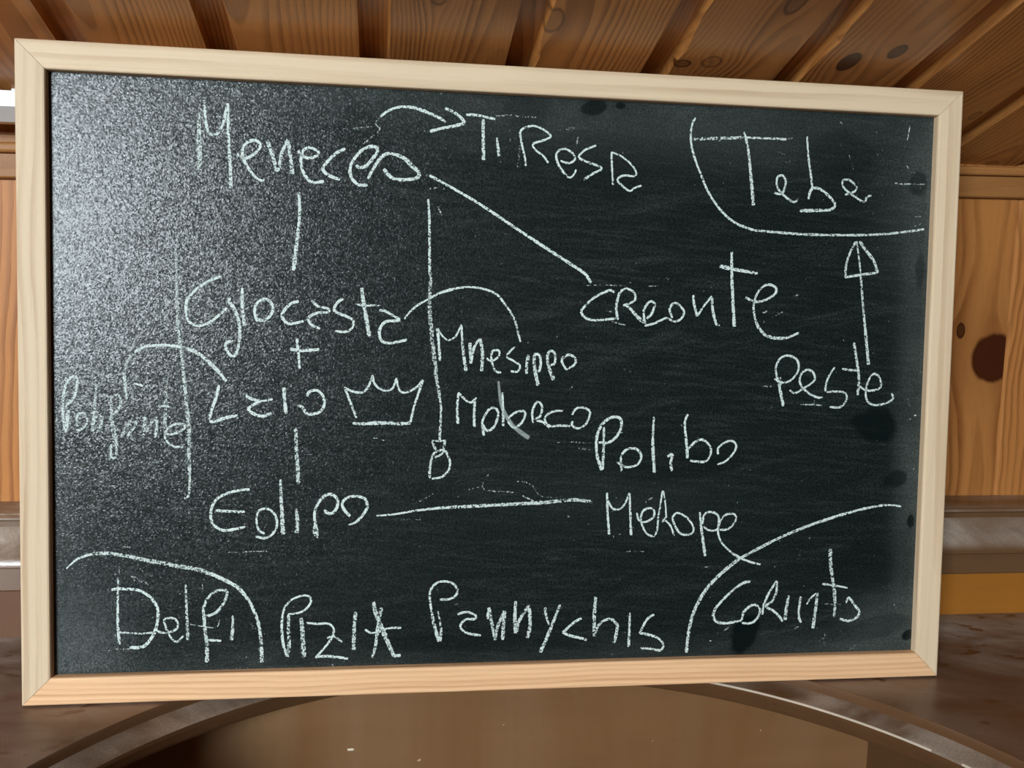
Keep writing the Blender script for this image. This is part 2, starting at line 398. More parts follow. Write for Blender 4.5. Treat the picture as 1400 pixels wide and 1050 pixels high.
# the two strips of trim under the ceiling; they fall slightly to the left
fall = lambda x: (x - .5282) * .0185
z0 = CZ
structure(bevel(prism('trim_1', [(WALL_Y, z0 + .0735), (.7405, z0 + .0735), (.7380, z0 + .0745), (.7380, z0 + .0915), (WALL_Y, z0 + .0915)], -1.6, 1.8, M_TRIM, off=.3, n=20, skew=fall), .0006, 1))
structure(bevel(prism('trim_2', [(WALL_Y, z0 + .0915), (.7340, z0 + .0915), (.7325, z0 + .0930), (.7325, z0 + .0975), (.7345, z0 + .0990), (WALL_Y, z0 + .0990)], -1.6, 1.8, M_TRIM, off=.9, n=20, skew=fall), .0006, 1))
structure(prism('trim_3', [(WALL_Y, z0 + .0822), (.7370, z0 + .0822), (.7370, z0 + .0895), (.7385, z0 + .0902), (WALL_Y, z0 + .0902)], -1.6, -.17, M_TRIM, off=1.7, n=4))

# ------------------------------------------------------------------ white bar under the ceiling
bar = thing('slim_bar', 'white slim bar under the ceiling, half hidden behind the left edge of the chalkboard frame', 'bar', (-.45, .70, CZ + .1))
bar_prof = [(-.0150, .0120), (-.0150, .0018), (-.0010, -.0066), (.0110, -.0066), (.0110, .0085), (-.0130, .0125)]
prism('housing', bar_prof, -.5, .265, M_WHITE, bar)
bz = ceil_z(.70) - (CZ + .1)
for xx in (-.35, .2): box('clip', (xx, -.006, .0095), (xx + .02, .010, bz + .006), M_WHITE, bar)

# ------------------------------------------------------------------ desk
desk = thing('desk', 'dark brown varnished desk with curved-in front edge and amber back panel carrying the chalkboard', 'desk', (0, 0, TOP))
DX0, DX1, DY0 = -.66, .86, .33
CXA, CYA, RA = .0802, .3582, .308

def path(rad):
    """Front outline of the top: straight, round the bay, straight."""
    d = RA - rad                                    # how far inside the top edge's outline
    pts = [(DX0, DY0 - d)]
    xl, xr = CXA - rad, CXA + rad
    pts += [(xl, DY0 - d)]
    for i in range(97):
        a = math.pi - math.pi * i / 96
        pts.append((CXA + rad * math.cos(a), CYA + rad * math.sin(a)))
    pts += [(xr, DY0 - d), (DX1, DY0 - d)]
    return pts

pa = path(RA)
V = [(x, y, 0) for x, y in pa]; F = []; n = len(pa)
back = [(DX0, WALL_Y - .0005), (CXA - RA, WALL_Y - .0005)] + [(CXA - RA + 2 * RA * i / 96, WALL_Y - .0005) for i in range(97)] + [(CXA + RA, WALL_Y - .0005), (DX1, WALL_Y - .0005)]
V += [(x, y, 0) for x, y in back]
for i in range(n - 1): F.append((i, i + 1, n + i + 1, n + i))
top = recalc(link('desk_top', V, F, M_TOP, desk))
for f in top.data.polygons:
    if f.normal.z < 0: top.data.flip_normals(); break
sol = top.modifiers.new('solidify', 'SOLIDIFY'); sol.thickness = .0285; sol.offset = -1

prof = [(.3085, -.0002), (.3079, -.0006), (.3072, -.0030), (.3068, -.0062), (.3040, -.0074), (.2975, -.0100), (.2942, -.0110), (.2930, -.0120), (.2932, -.0134), (.2960, -.0170), (.2995, -.0222), (.3022, -.0258), (.3040, -.0272), (.3130, -.0276)]
V, F = [], []; rows = [path(rd) for rd, _ in prof]
for row, (rd, z) in zip(rows, prof): V += [(x, y, z) for x, y in row]
for j in range(len(prof) - 1):
    for i in range(n - 1):
        a = j * n + i; F.append((a, a + 1, a + 1 + n, a + n))
ed = recalc(link('edge_moulding', V, F, M_EDGE, desk, smooth=True))
ed.data.set_sharp_from_angle(angle=math.radians(32))
ed.data.materials.append(M_PALE)                 # the arris has a pale strip on the right of the bay
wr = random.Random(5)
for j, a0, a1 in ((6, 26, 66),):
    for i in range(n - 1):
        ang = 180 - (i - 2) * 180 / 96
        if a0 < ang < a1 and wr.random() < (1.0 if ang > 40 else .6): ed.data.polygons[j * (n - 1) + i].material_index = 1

gal = [(.6975, 0), (.6975, .0360), (.6905, .0368), (.6895, .0380), (.6895, .0560), (.6815, .0562), (.6798, .0572), (.6800, .0600), (.6822, .0648), (.6865, .0690), (.6900, .0715),
       (.6950, .0750), (.6975, .0790), (.6990, .0800), (.7000, .0815), (.7000, .0855), (.6965, .0866), (.6955, .0876), (.6962, .0890), (.7040, .0892), (.7046, .0884), (.7058, .0884), (.7066, .0892), (.7445, .0892)]
pn = gal[:2] + [(.7445, .0360), (.7445, 0)]
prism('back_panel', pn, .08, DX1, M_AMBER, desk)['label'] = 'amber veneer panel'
prism('back_panel', pn, DX0, .08, M_BROWN, desk)['label'] = 'brown left part of the back panel'  # the left part of the panel is browner than the right
co = prism('back_cornice', gal[2:] + [(.7445, .0368)], DX0, DX1, M_GAL, desk, smooth=True)
co.data.set_sharp_from_angle(angle=math.radians(32))

NX0, NX1 = -.205, .3826
box('kneehole_back', (NX0 - .001, .660, -TOP), (NX1 + .001, .675, -.0287), M_NICHE, desk)
for nm, xa, xb in (('pedestal', DX0 + .02, NX0), ('pedestal', NX1, DX1 - .02)):
    box(nm, (xa, .362, -TOP + .06), (xb, .735, -.0287), M_EDGE, desk, bev=.002)
    box('plinth', (xa + .01, .375, -TOP), (xb - .01, .73, -TOP + .06), M_EDGE, desk)
box('paint_fleck', (-.0225, .6592, -.3478 + .2713 - .0008), (-.0178, .6602, -.3478 + .2713 + .0008), M_FLECK, desk, bev=.0004)

# ------------------------------------------------------------------ chalkboard
board = thing('chalkboard', 'chalkboard in a pale wooden frame, covered in chalk handwriting, leaning on the dark desk', 'chalkboard',
              (BX, BY, TOP + .0013), (-LEAN, 0, -.0025))
W, H, TH, FW = .60, .40, .020, .0170
FP = [(0, .0008), (.0004, .0003), (.0012, 0), (FW - .0016, 0), (FW - .0006, .0003), (FW - .0001, .0012), (FW, .0090), (FW, TH), (0, TH)]   # (in from the outer edge, back)
def rail(pt0, pt1, inward, mat, off, along):
    V, F, G = [], [], []; k = len(FP)
    a = Vector(pt0); b = Vector(pt1); d = (b - a).normalized(); inw = Vector(inward)
    for end, sgn in ((a, 1), (b, -1)):
        for (t_, bk) in FP:
            q = end + inw * t_ + d * (sgn * t_)
            V.append((q.x, bk, q.y)); G.append(((q - a).dot(d), t_ - FW / 2 + bk * .7, off))
    for i in range(k):
        j = (i + 1) % k; F.append((i, j, j + k, i + k))
    F += [tuple(range(k)), tuple(range(k, 2 * k))]
    return recalc(link('frame_rail', V, F, mat, board, G))
g_ = .00012
rail((-W / 2 + g_, H), (W / 2 - g_, H), (0, -1), M_RAIL, 1.13, 0)
rail((-W / 2 + g_, 0), (W / 2 - g_, 0), (0, 1), M_RAILB, 2.61, 0)
rail((-W / 2, g_), (-W / 2, H - g_), (1, 0), M_RAIL, 3.37, 0)
rail((W / 2, g_), (W / 2, H - g_), (-1, 0), M_RAIL, 4.92, 0)
SY = .0062
slab = box('writing_surface', (-.2855, SY, .0145), (.2855, SY + .004, .3855), M_SLATE, board)

def smooth_line(pts, step):
    """Catmull-Rom through the points, resampled."""
    if len(pts) == 2: q = [pts[0]] + pts + [pts[1]]
    else: q = [pts[0]] + pts + [pts[-1]]
    out = []
    for i in range(1, len(q) - 2):
        p0, p1, p2, p3 = q[i - 1], q[i], q[i + 1], q[i + 2]
        m = max(2, int(math.dist(p1, p2) / step))
        for k in range(m):
            t = k / m; t2, t3 = t * t, t * t * t
            out.append(tuple(.5 * (2 * p1[c] + (p2[c] - p0[c]) * t + (2 * p0[c] - 5 * p1[c] + 4 * p2[c] - p3[c]) * t2 + (3 * p1[c] - p0[c] - 3 * p2[c] + p3[c]) * t3) for c in (0, 1)))
    out.append(q[-2])
    return out

layer = 0
def chalk(name, strokes):
    global layer
    V, F, G = [], [], []
    for w0, w1, op, flatpts in strokes:
        nums = [int(a) for a in flatpts.split()]
        pts = [(nums[i] * 1e-4, nums[i + 1] * 1e-4) for i in range(0, len(nums), 2)]
        ln = smooth_line(pts, .0009)
        layer += 1
        y = SY - .00006 - (layer % 12) * .000006
        m = len(ln); base = len(V); rn = random.Random(layer); jit = 0.0
        for i, (u, v) in enumerate(ln):
            a, b = ln[max(0, i - 1)], ln[min(m - 1, i + 1)]
            d = Vector((b[0] - a[0], b[1] - a[1]))
            d = d.normalized() if d.length > 1e-9 else Vector((1, 0))
            nx, nz = -d.y, d.x
            jit = jit * .7 + rn.uniform(-.08, .08)
            w = (w0 + (w1 - w0) * i / (m - 1)) * 1e-4 * .5 * (1.0 + jit)
            e = min(i, m - 1 - i)
            w *= (.72, .92, 1.0)[min(e, 2)]
            for s_ in (-1.0, 0.0, 1.0):
                V.append((u + nx * w * s_, y, v + nz * w * s_)); G.append((s_, op, layer * .1))
        for i in range(m - 1):
            for c in (0, 1):
                q = base + i * 3 + c; F.append((q, q + 1, q + 4, q + 3))
    o = link(name, V, F, M_CHALK, slab, G, attr='chalk')
    return o

CHALK = [
 ('chalk_word', [
  (26.7, 37.4, 0.72, '-1966 3630 -1964 3518 -1963 3404 -1961 3285'),
  (17.4, 18.7, 0.9, '-1936 3707 -1930 3645 -1925 3582 -1911 3520 -1882 3501 -1852 3516 -1823 3574 -1807 3638 -1795 3695'),
  (16, 22.7, 0.95, '-1795 3695 -1792 3538 -1786 3412 -1779 3286 -1776 3181'),
  (18.7, 18.7, 1, '-1739 3392 -1701 3368 -1658 3380 -1614 3420 -1602 3452 -1627 3479 -1677 3467 -1708 3422 -1701 3365 -1676 3315 -1639 3266 -1607 3239 -1576 3240'),
  (24, 24, 0.85, '-1561 3482 -1539 3423 -1517 3354 -1504 3297'),
  (20, 20, 0.9, '-1504 3297 -1488 3317 -1476 3394 -1457 3445 -1439 3491'),
  (25.4, 25.4, 0.9, '-1439 3491 -1429 3453 -1416 3364 -1407 3282'),
  (18.7, 18.7, 1, '-1375 3427 -1337 3393 -1299 3385 -1261 3403 -1248 3423 -1280 3444 -1318 3448 -1344 3425 -1356 3367 -1346 3310 -1311 3253 -1266 3236 -1215 3248'),
  (20.8, 20.8, 1, '-1085 3453 -1142 3422 -1203 3358 -1222 3319 -1187 3285 -1118 3261'),
  (20.8, 20.8, 1, '-1019 3354 -995 3339 -957 3353 -911 3405 -888 3444 -900 3471 -942 3469 -996 3436 -1038 3380 -1057 3321 -1041 3268 -1002 3234 -948 3233'),
  (17.6, 24, 1, '-944 3272 -918 3327 -872 3399 -826 3432 -771 3430'),
  (24, 28.8, 0.9, '-771 3430 -716 3405 -669 3360 -629 3329'),
  (24, 20.8, 1, '-629 3329 -632 3296 -699 3277 -777 3278 -816 3300 -848 3338'),
 ]),
 ('chalk_arrow', [
  (14.4, 22.4, 1, '-871 3658 -829 3694 -767 3721 -704 3728 -642 3719 -579 3699'),
  (22.4, 14.4, 1, '-579 3699 -516 3675 -464 3646'),
  (11.2, 11.2, 0.45, '-989 3486 -958 3499 -920 3536 -874 3584 -901 3614 -871 3658'),
  (9.6, 9.6, 0.28, '-1235 3510 -1136 3564 -1013 3582 -920 3598'),
  (19.2, 19.2, 1, '-469 3731 -405 3703 -361 3670 -345 3644'),
  (20.8, 20.8, 1, '-345 3644 -404 3625 -483 3606 -562 3583'),
  (11.2, 11.2, 0.5, '-558 3583 -601 3581'),
 ]),
 ('chalk_line', [
  (16.8, 20.6, 1, '-562 3309 -409 3232 -235 3138 65 2953 355 2779 453 2716 493 2660'),
 ]),
 ('chalk_smear', [
  (12.8, 12.8, 0.28, '-597 3270 -585 3294 -574 3317'),
 ]),
 ('chalk_smear', [
  (14.4, 14.4, 0.38, '-576 3212 -541 3229 -502 3238'),
 ]),
 ('chalk_smear', [
  (11.2, 11.2, 0.5, '-508 3116 -491 3085 -479 3062'),
 ]),
 ('chalk_smear', [
  (8, 8, 0.4, '-598 3379 -567 3384'),
 ]),
 ('chalk_noose', [
  (14, 18.7, 0.95, '-568 3162 -559 3035 -555 2851 -552 2703'),
  (21.5, 30.4, 0.66, '-552 2713 -546 2648 -549 2583 -552 2514 -543 2398 -528 2249 -509 2116'),
  (32.7, 21, 0.72, '-509 2119 -498 2012 -483 1941 -476 1894'),
  (14, 18.7, 0.9, '-476 1899 -468 1835 -470 1755 -474 1626'),
  (12.8, 12.8, 0.9, '-521 1628 -476 1625 -436 1629'),
  (19.2, 19.2, 0.7, '-438 1629 -444 1601 -447 1573'),
  (17.6, 17.6, 0.75, '-521 1625 -510 1593 -496 1565'),
  (14.4, 14.4, 1, '-499 1552 -475 1565 -439 1565 -419 1528 -406 1492 -413 1439 -457 1394 -521 1382'),
  (16, 16, 0.85, '-533 1386 -536 1427 -527 1496 -515 1536 -503 1554'),
  (14.4, 14.4, 0.85, '-503 1520 -475 1532 -442 1557'),
 ]),
 ('chalk_word', [
  (15.9, 15.9, 1, '-337 3697 -296 3698 -249 3695 -193 3686 -151 3679'),
  (18.7, 24.3, 0.95, '-228 3675 -225 3552 -221 3419'),
  (13.1, 24.3, 0.95, '-137 3563 -130 3501 -122 3446'),
  (12.1, 12.1, 0.38, '-151 3697 -63 3706 31 3701 116 3703'),
  (14, 14, 1, '51 3393 44 3444 30 3499 20 3544 11 3604 42 3635 103 3647 165 3624 208 3589 176 3565 96 3534 111 3497 159 3463 196 3418'),
  (18.7, 18.7, 0.25, '23 3563 11 3507 8 3451 0 3377'),
  (15, 15, 1, '274 3435 331 3423 369 3448 354 3485 301 3512 258 3495 247 3452 275 3389 333 3331 362 3350 378 3383'),
  (15, 15, 1, '506 3542 435 3511 395 3463 456 3433 523 3413 545 3393 486 3360 429 3320'),
  (14, 14, 1, '623 3295 614 3402 608 3505'),
  (14, 14, 1, '608 3503 667 3484 736 3436 776 3381 758 3357 699 3359 656 3339 662 3311 731 3262 769 3282 813 3298'),
  (13.1, 13.1, 0.5, '385 3590 382 3560 378 3537'),
  (13.1, 13.1, 0.4, '307 3631 336 3643 364 3641'),
  (9.3, 9.3, 0.2, '-62 3669 -50 3523'),
 ]),
 ('chalk_arc', [
  (14.4, 16.8, 1, '1163 3750 1139 3697 1136 3606 1158 3510 1206 3396 1267 3270 1355 3157 1454 3080 1585 3035'),
  (16.8, 16.8, 0.9, '1585 3035 1756 3026 1940 3019 2140 3021 2340 3027 2515 3040 2664 3060 2793 3081'),
 ]),
 ('chalk_word', [
  (20.4, 20.4, 0.75, '1148 3611 1269 3621 1384 3629 1500 3637'),
  (15.6, 15.6, 0.9, '1500 3637 1655 3639 1792 3639'),
  (14.4, 26.4, 0.95, '1496 3673 1528 3562 1554 3379 1577 3198'),
  (9.6, 9.6, 0.4, '1792 3641 1838 3647'),
  (15.6, 15.6, 1, '1720 3285 1772 3283 1796 3352 1775 3400 1736 3387 1738 3325 1786 3271 1853 3230 1885 3250'),
  (12, 18, 1, '1933 3664 1947 3531 1972 3396 1982 3316'),
  (18, 18, 1, '1958 3253 1975 3315 2028 3326 2103 3277 2147 3222 2119 3190 2067 3182'),
  (22.8, 22.8, 0.9, '2067 3184 1987 3178 1901 3174'),
  (14.4, 14.4, 1, '2215 3291 2281 3315 2293 3346 2245 3388 2198 3386 2200 3343 2262 3295 2351 3248 2370 3280 2403 3294'),
 ]),
 ('chalk_smear', [
  (7.2, 7.2, 0.8, '2659 3768 2651 3711 2643 3667'),
 ]),
 ('chalk_smear', [
  (6, 6, 0.35, '2643 3673 2627 3622'),
 ]),
 ('chalk_smear', [
  (10.8, 10.8, 0.55, '2568 3382 2636 3379 2690 3381 2786 3383'),
 ]),
 ('chalk_smear', [
  (7.2, 7.2, 0.5, '2721 3161 2768 3168'),
 ]),
 ('chalk_smear', [
  (8.4, 8.4, 0.5, '2724 3097 2768 3118'),
 ]),
 ('chalk_smear', [
  (10.8, 10.8, 0.3, '1717 3556 1789 3537'),
 ]),
 ('chalk_smear', [
  (10.8, 10.8, 0.3, '1791 3490 1856 3502'),
 ]),
 ('chalk_smear', [
  (7.2, 7.2, 0.22, '2224 3568 2253 3507 2269 3457'),
 ]),
 ('chalk_smear', [
  (9.6, 9.6, 0.3, '2643 3510 2673 3468 2714 3453'),
 ]),
 ('chalk_smear', [
  (14.4, 14.4, 0.4, '2156 3775 2176 3757'),
 ]),
 ('chalk_line', [
  (18.7, 24, 0.95, '-1367 3174 -1362 3078 -1366 2975 -1385 2800 -1397 2690'),
 ]),
 ('chalk_word', [
  (17.4, 17.4, 1, '-1835 2643 -1900 2616 -1962 2576 -2012 2527 -2040 2481 -2043 2417 -2028 2366 -1987 2338 -1937 2342 -1888 2369 -1844 2405 -1800 2451'),
  (22.7, 22.7, 1, '-1794 2500 -1775 2503'),
  (26.7, 17.4, 0.9, '-1791 2497 -1756 2443 -1731 2379 -1721 2308 -1728 2223'),
  (18.7, 18.7, 1, '-1728 2223 -1737 2184 -1754 2150 -1775 2155 -1800 2190 -1809 2219 -1794 2238 -1762 2245'),
  (18.7, 18.7, 1, '-1706 2573 -1708 2482 -1703 2418 -1692 2341'),
  (18.7, 18.7, 1, '-1614 2368 -1632 2426 -1621 2478 -1580 2508 -1542 2496 -1520 2454 -1542 2402 -1580 2376 -1611 2384'),
  (18.7, 18.7, 1, '-1364 2500 -1408 2486 -1447 2449 -1467 2410 -1446 2371 -1408 2359 -1334 2377'),
  (17.4, 17.4, 1, '-1287 2506 -1242 2470 -1210 2464 -1174 2454'),
  (17.4, 17.4, 1, '-1174 2450 -1184 2436 -1242 2431 -1287 2413 -1307 2390 -1286 2355 -1232 2331'),
  (17.4, 17.4, 1, '-1091 2522 -1126 2498 -1147 2456 -1126 2433 -1067 2411 -1028 2386 -1031 2346 -1060 2320 -1099 2314 -1138 2319'),
  (25.4, 25.4, 0.9, '-978 2593 -964 2499 -944 2388 -927 2289'),
  (13.4, 13.4, 0.9, '-1016 2491 -990 2486 -951 2483 -867 2486'),
  (17.4, 17.4, 1, '-866 2454 -833 2452 -787 2427 -735 2398'),
  (18.7, 18.7, 1, '-734 2394 -754 2390 -820 2385 -852 2356 -865 2310 -851 2264 -805 2248 -753 2256 -690 2272'),
 ]),
 ('chalk_arc', [
  (12, 14.7, 1, '-708 2402 -676 2446 -624 2493 -558 2531 -492 2569 -400 2597'),
  (14.3, 14.3, 1, '-499 2564 -443 2590 -341 2611 -259 2613 -176 2596 -114 2565 -61 2500'),
  (15.4, 15.4, 0.9, '-61 2500 -23 2449 4 2393 20 2331 39 2270'),
 ]),
 ('chalk_plus_sign', [
  (17.4, 17.4, 1, '-1375 2268 -1365 2183 -1357 2079'),
  (20, 20, 1, '-1417 2202 -1349 2193 -1237 2202'),
 ]),
 ('chalk_smear', [
  (9.3, 9.3, 0.3, '-1608 2355 -1605 2303 -1611 2258 -1623 2238'),
 ]),
 ('chalk_smear', [
  (10.7, 10.7, 0.25, '-1706 2314 -1655 2319 -1605 2313 -1522 2308'),
 ]),
 ('chalk_smear', [
  (10.7, 10.7, 0.25, '-1993 2412 -1956 2414 -1900 2413'),
 ]),
 ('chalk_word', [
  (22.5, 16.4, 1, '-498 2348 -487 2241 -479 2141'),
  (12.3, 12.3, 1, '-490 2333 -464 2297 -428 2274 -387 2293 -362 2335 -346 2374'),
  (14.3, 22.5, 0.95, '-346 2374 -335 2233 -312 2077'),
  (22.5, 22.5, 0.9, '-289 2259 -285 2203 -280 2126'),
  (16.4, 16.4, 1, '-280 2131 -263 2224 -228 2286'),
  (22.5, 22.5, 0.9, '-223 2286 -207 2194 -212 2078'),
  (14.3, 14.3, 1, '-181 2163 -148 2143 -102 2175 -102 2211 -139 2210 -150 2174 -137 2112 -116 2076 -84 2072'),
  (14.3, 14.3, 1, '1 2236 -34 2202 -46 2170 -2 2145 38 2115 20 2078 -22 2081'),
  (20.5, 20.5, 0.9, '91 2188 82 2126 81 2065'),
  (20.5, 26.6, 0.9, '133 2199 129 2147 141 2064 160 1989'),
  (18.4, 18.4, 1, '138 2194 165 2184 173 2127 162 2075'),
  (18.4, 28.7, 0.9, '218 2148 235 2086 261 2028'),
  (17.4, 17.4, 1, '218 2138 217 2190 238 2216 265 2196 266 2138 240 2122'),
  (15.4, 15.4, 1, '321 2170 355 2192 398 2172 398 2130 341 2094'),
  (15.4, 15.4, 1, '323 2181 311 2149 341 2096'),
 ]),
 ('chalk_word', [
  (20.5, 14.3, 1, '-358 1738 -365 1852 -356 1940'),
  (14.3, 14.3, 1, '-356 1940 -320 1899 -278 1875 -242 1907'),
  (18.4, 18.4, 1, '-251 1894 -254 1801 -253 1716'),
  (16.4, 16.4, 1, '-189 1661 -201 1749 -163 1827 -122 1841 -98 1802 -125 1719 -171 1695 -198 1734'),
  (12.3, 18.4, 1, '-74 1942 -68 1833 -65 1724'),
  (15.4, 15.4, 1, '-37 1771 15 1813 75 1819 63 1756 6 1714 -35 1755'),
  (15.4, 15.4, 1, '131 1746 125 1824 155 1882 187 1856 178 1793 147 1767 195 1751 238 1715'),
  (14.3, 14.3, 1, '326 1826 257 1820 210 1783 216 1746 248 1726 312 1729 376 1726'),
  (15.4, 15.4, 1, '387 1800 416 1842 469 1845 507 1816 482 1742 429 1711 388 1731 393 1758'),
 ]),
 ('chalk_smear', [
  (18.4, 34.8, 0.05, '-101 2015 -92 1937 -80 1864 -48 1792 -16 1745 6 1719 48 1686 75 1667 107 1646'),
 ]),
 ('chalk_smear', [
  (8.2, 8.2, 0.3, '282 1617 367 1621 474 1616'),
 ]),
 ('chalk_smear', [
  (10.2, 10.2, 0.3, '391 1994 350 1941'),
 ]),
 ('chalk_word', [
  (16.5, 16.5, 1, '648 2601 633 2615 599 2609 520 2568 458 2511 433 2471 466 2432 535 2419 684 2437'),
  (16.5, 16.5, 1, '678 2425 665 2509 686 2600 731 2629 784 2602 785 2551 711 2519'),
  (15.4, 26.4, 0.9, '728 2520 763 2495 823 2434 870 2410'),
  (17.6, 17.6, 1, '859 2412 851 2491 890 2548 923 2532 904 2469 870 2435'),
  (15.4, 15.4, 1, '859 2390 917 2404 975 2431 1009 2443 1057 2422 1103 2440 1123 2491 1065 2543 1025 2506 1045 2444'),
  (15.4, 19.8, 1, '1183 2598 1192 2532 1215 2459'),
  (14.3, 14.3, 1, '1215 2459 1254 2522 1311 2594'),
  (18.7, 18.7, 1, '1311 2594 1320 2501 1347 2410 1371 2405'),
  (18.7, 24.2, 1, '1438 2888 1443 2731 1457 2561 1472 2395'),
  (26.4, 18.7, 1, '1358 2791 1472 2772 1622 2751'),
  (16.5, 16.5, 1, '1543 2591 1610 2564 1682 2577 1747 2619 1751 2661 1690 2678 1632 2633 1601 2541 1614 2450'),
  (17.6, 26.4, 0.95, '1614 2450 1640 2393 1684 2348 1739 2325'),
  (22, 13.2, 1, '1739 2325 1836 2327 1926 2363'),
 ]),
 ('chalk_smear', [
  (8.8, 8.8, 0.4, '461 2641 587 2648 725 2645'),
 ]),
 ('chalk_smear', [
  (8.8, 8.8, 0.4, '724 2668 759 2669'),
 ]),
 ('chalk_smear', [
  (8.8, 8.8, 0.4, '852 2646 945 2653'),
 ]),
 ('chalk_smear', [
  (11, 11, 0.4, '597 2477 637 2477'),
 ]),
 ('chalk_smear', [
  (11, 11, 0.4, '638 2413 731 2390'),
 ]),
 ('chalk_smear', [
  (13.2, 13.2, 0.5, '1667 2491 1697 2503'),
 ]),
 ('chalk_smear', [
  (9.9, 9.9, 0.3, '1734 2464 1782 2487 1823 2514'),
 ]),
 ('chalk_smear', [
  (9.9, 9.9, 0.35, '1880 2605 1922 2623'),
 ]),
 ('chalk_arrow', [
  (11.6, 23.1, 0.9, '2311 2985 2345 2792 2375 2549 2403 2353 2431 2155'),
  (17.4, 17.4, 0.9, '2305 2983 2263 2899 2241 2813 2241 2741'),
  (17.4, 17.4, 1, '2237 2741 2360 2762 2470 2779'),
  (22, 22, 0.85, '2470 2777 2440 2855 2379 2927 2331 2986'),
 ]),
 ('chalk_word', [
  (23.1, 16.2, 1, '1834 1868 1812 1954 1797 2015 1785 2063'),
  (15, 15, 1, '1785 2051 1771 2124 1803 2191 1860 2208 1918 2181 1931 2114 1885 2046 1822 2027 1763 2051'),
  (11.6, 11.6, 0.7, '1805 2063 1812 2009'),
  (15, 15, 1, '1875 1976 1914 1957 1977 1992 2046 2042 2037 2097 1991 2115 1948 2077 1950 2016 2010 1956 2083 1926 2108 1934'),
  (15, 15, 1, '2188 2135 2142 2055 2130 1975 2185 1970 2263 1964 2284 1921 2241 1865 2163 1865'),
  (19.7, 19.7, 0.9, '2320 2303 2345 2181 2366 2058 2361 1947'),
  (15, 15, 1, '2243 2124 2309 2116 2367 2117'),
  (15, 15, 1, '2376 2006 2432 1978 2510 1991 2529 2022 2507 2078 2467 2090 2430 2034 2420 1947 2449 1892 2515 1880 2593 1905 2621 1930 2607 1961'),
 ]),
 ('chalk_smear', [
  (9.3, 9.3, 0.7, '1955 1879 2046 1879 2117 1873'),
 ]),
 ('chalk_smear', [
  (9.3, 9.3, 0.4, '2051 1913 2050 1876'),
 ]),
 ('chalk_smear', [
  (10.4, 10.4, 0.35, '1670 1999 1721 1999 1752 2000'),
 ]),
 ('chalk_smear', [
  (9.3, 9.3, 0.3, '1877 2605 1927 2618'),
 ]),
 ('chalk_smear', [
  (6.9, 6.9, 0.4, '2722 1931 2743 1878'),
 ]),
 ('chalk_smear', [
  (11.6, 11.6, 0.8, '2777 1809 2794 1813'),
 ]),
 ('chalk_smear', [
  (9.3, 9.3, 0.6, '2732 1778 2758 1788'),
 ]),
 ('chalk_smear', [
  (10.4, 10.4, 0.25, '1733 1831 1757 1868'),
 ]),
 ('chalk_word', [
  (23.5, 23.5, 0.85, '-2753 1673 -2742 1733 -2735 1809'),
  (16, 16, 0.85, '-2757 1692 -2766 1794 -2760 1916 -2735 1988 -2697 2019 -2681 1988 -2698 1896 -2751 1830'),
  (14.9, 14.9, 0.8, '-2689 1753 -2674 1789 -2636 1784 -2626 1733 -2660 1692 -2690 1687'),
  (14.9, 14.9, 0.6, '-2689 1764 -2682 1702'),
  (14.9, 23.5, 0.72, '-2571 1959 -2580 1846 -2597 1680'),
  (19.2, 19.2, 0.75, '-2594 1733 -2558 1780 -2542 1739 -2563 1677'),
  (17.1, 17.1, 0.7, '-2495 1739 -2480 1796 -2486 1878 -2450 1906 -2427 1868 -2443 1816 -2480 1780 -2487 1754'),
  (27.8, 36.3, 0.7, '-2483 1749 -2466 1652 -2458 1590'),
  (14.9, 14.9, 0.8, '-2486 1600 -2488 1523 -2462 1520 -2454 1590'),
  (21.4, 21.4, 0.75, '-2427 1652 -2397 1703 -2367 1750 -2340 1729 -2377 1673 -2392 1636'),
  (21.4, 21.4, 0.75, '-2288 1771 -2294 1657'),
  (17.1, 17.1, 0.7, '-2289 1663 -2249 1735 -2224 1771'),
  (19.2, 19.2, 0.75, '-2221 1771 -2216 1715 -2230 1642'),
  (12.8, 27.8, 0.7, '-2154 2015 -2159 1953 -2165 1849 -2170 1699'),
  (13.9, 13.9, 0.9, '-2209 1839 -2140 1832'),
  (16, 16, 0.85, '-2170 1663 -2110 1668 -2051 1705 -2061 1726 -2110 1725 -2160 1689 -2165 1632 -2121 1590 -2056 1587'),
  (13.9, 13.9, 1, '-2352 1976 -2327 1972 -2298 1960'),
  (12.8, 12.8, 0.25, '-2293 1977 -2248 1952'),
 ]),
 ('chalk_arc', [
  (14.9, 23.5, 0.8, '-2394 1873 -2401 1950 -2407 2042'),
  (21.4, 21.4, 0.6, '-2407 2042 -2395 2094 -2370 2140 -2336 2174'),
  (18.1, 18.1, 1, '-2346 2168 -2297 2198 -2247 2209 -2149 2213 -2070 2203'),
  (21.4, 25.6, 0.95, '-2070 2203 -1980 2172 -1900 2106 -1840 2044'),
  (21.4, 21.4, 1, '-1840 2044 -1802 1993'),
 ]),
 ('chalk_line', [
  (14, 23.4, 0.6, '-2102 2805 -2098 2627 -2096 2493 -2090 2314'),
  (19.2, 27.8, 0.75, '-2089 2314 -2070 2160 -2050 1954 -2033 1778 -2024 1643'),
  (29.9, 21.4, 0.72, '-2024 1653 -2026 1507 -2021 1403'),
  (16, 16, 0.85, '-2021 1408 -2023 1329 -2031 1277 -2056 1264'),
 ]),
 ('chalk_smear', [
  (10.7, 10.7, 0.35, '-1986 1903 -1951 1934 -1901 1953'),
 ]),
 ('chalk_smear', [
  (9.6, 9.6, 0.3, '-1790 1967 -1788 1863 -1790 1717'),
 ]),
 ('chalk_smear', [
  (10.7, 10.7, 0.3, '-2536 1342 -2468 1341'),
 ]),
 ('chalk_smear', [
  (10.7, 10.7, 0.25, '-2503 2026 -2425 2030'),
 ]),
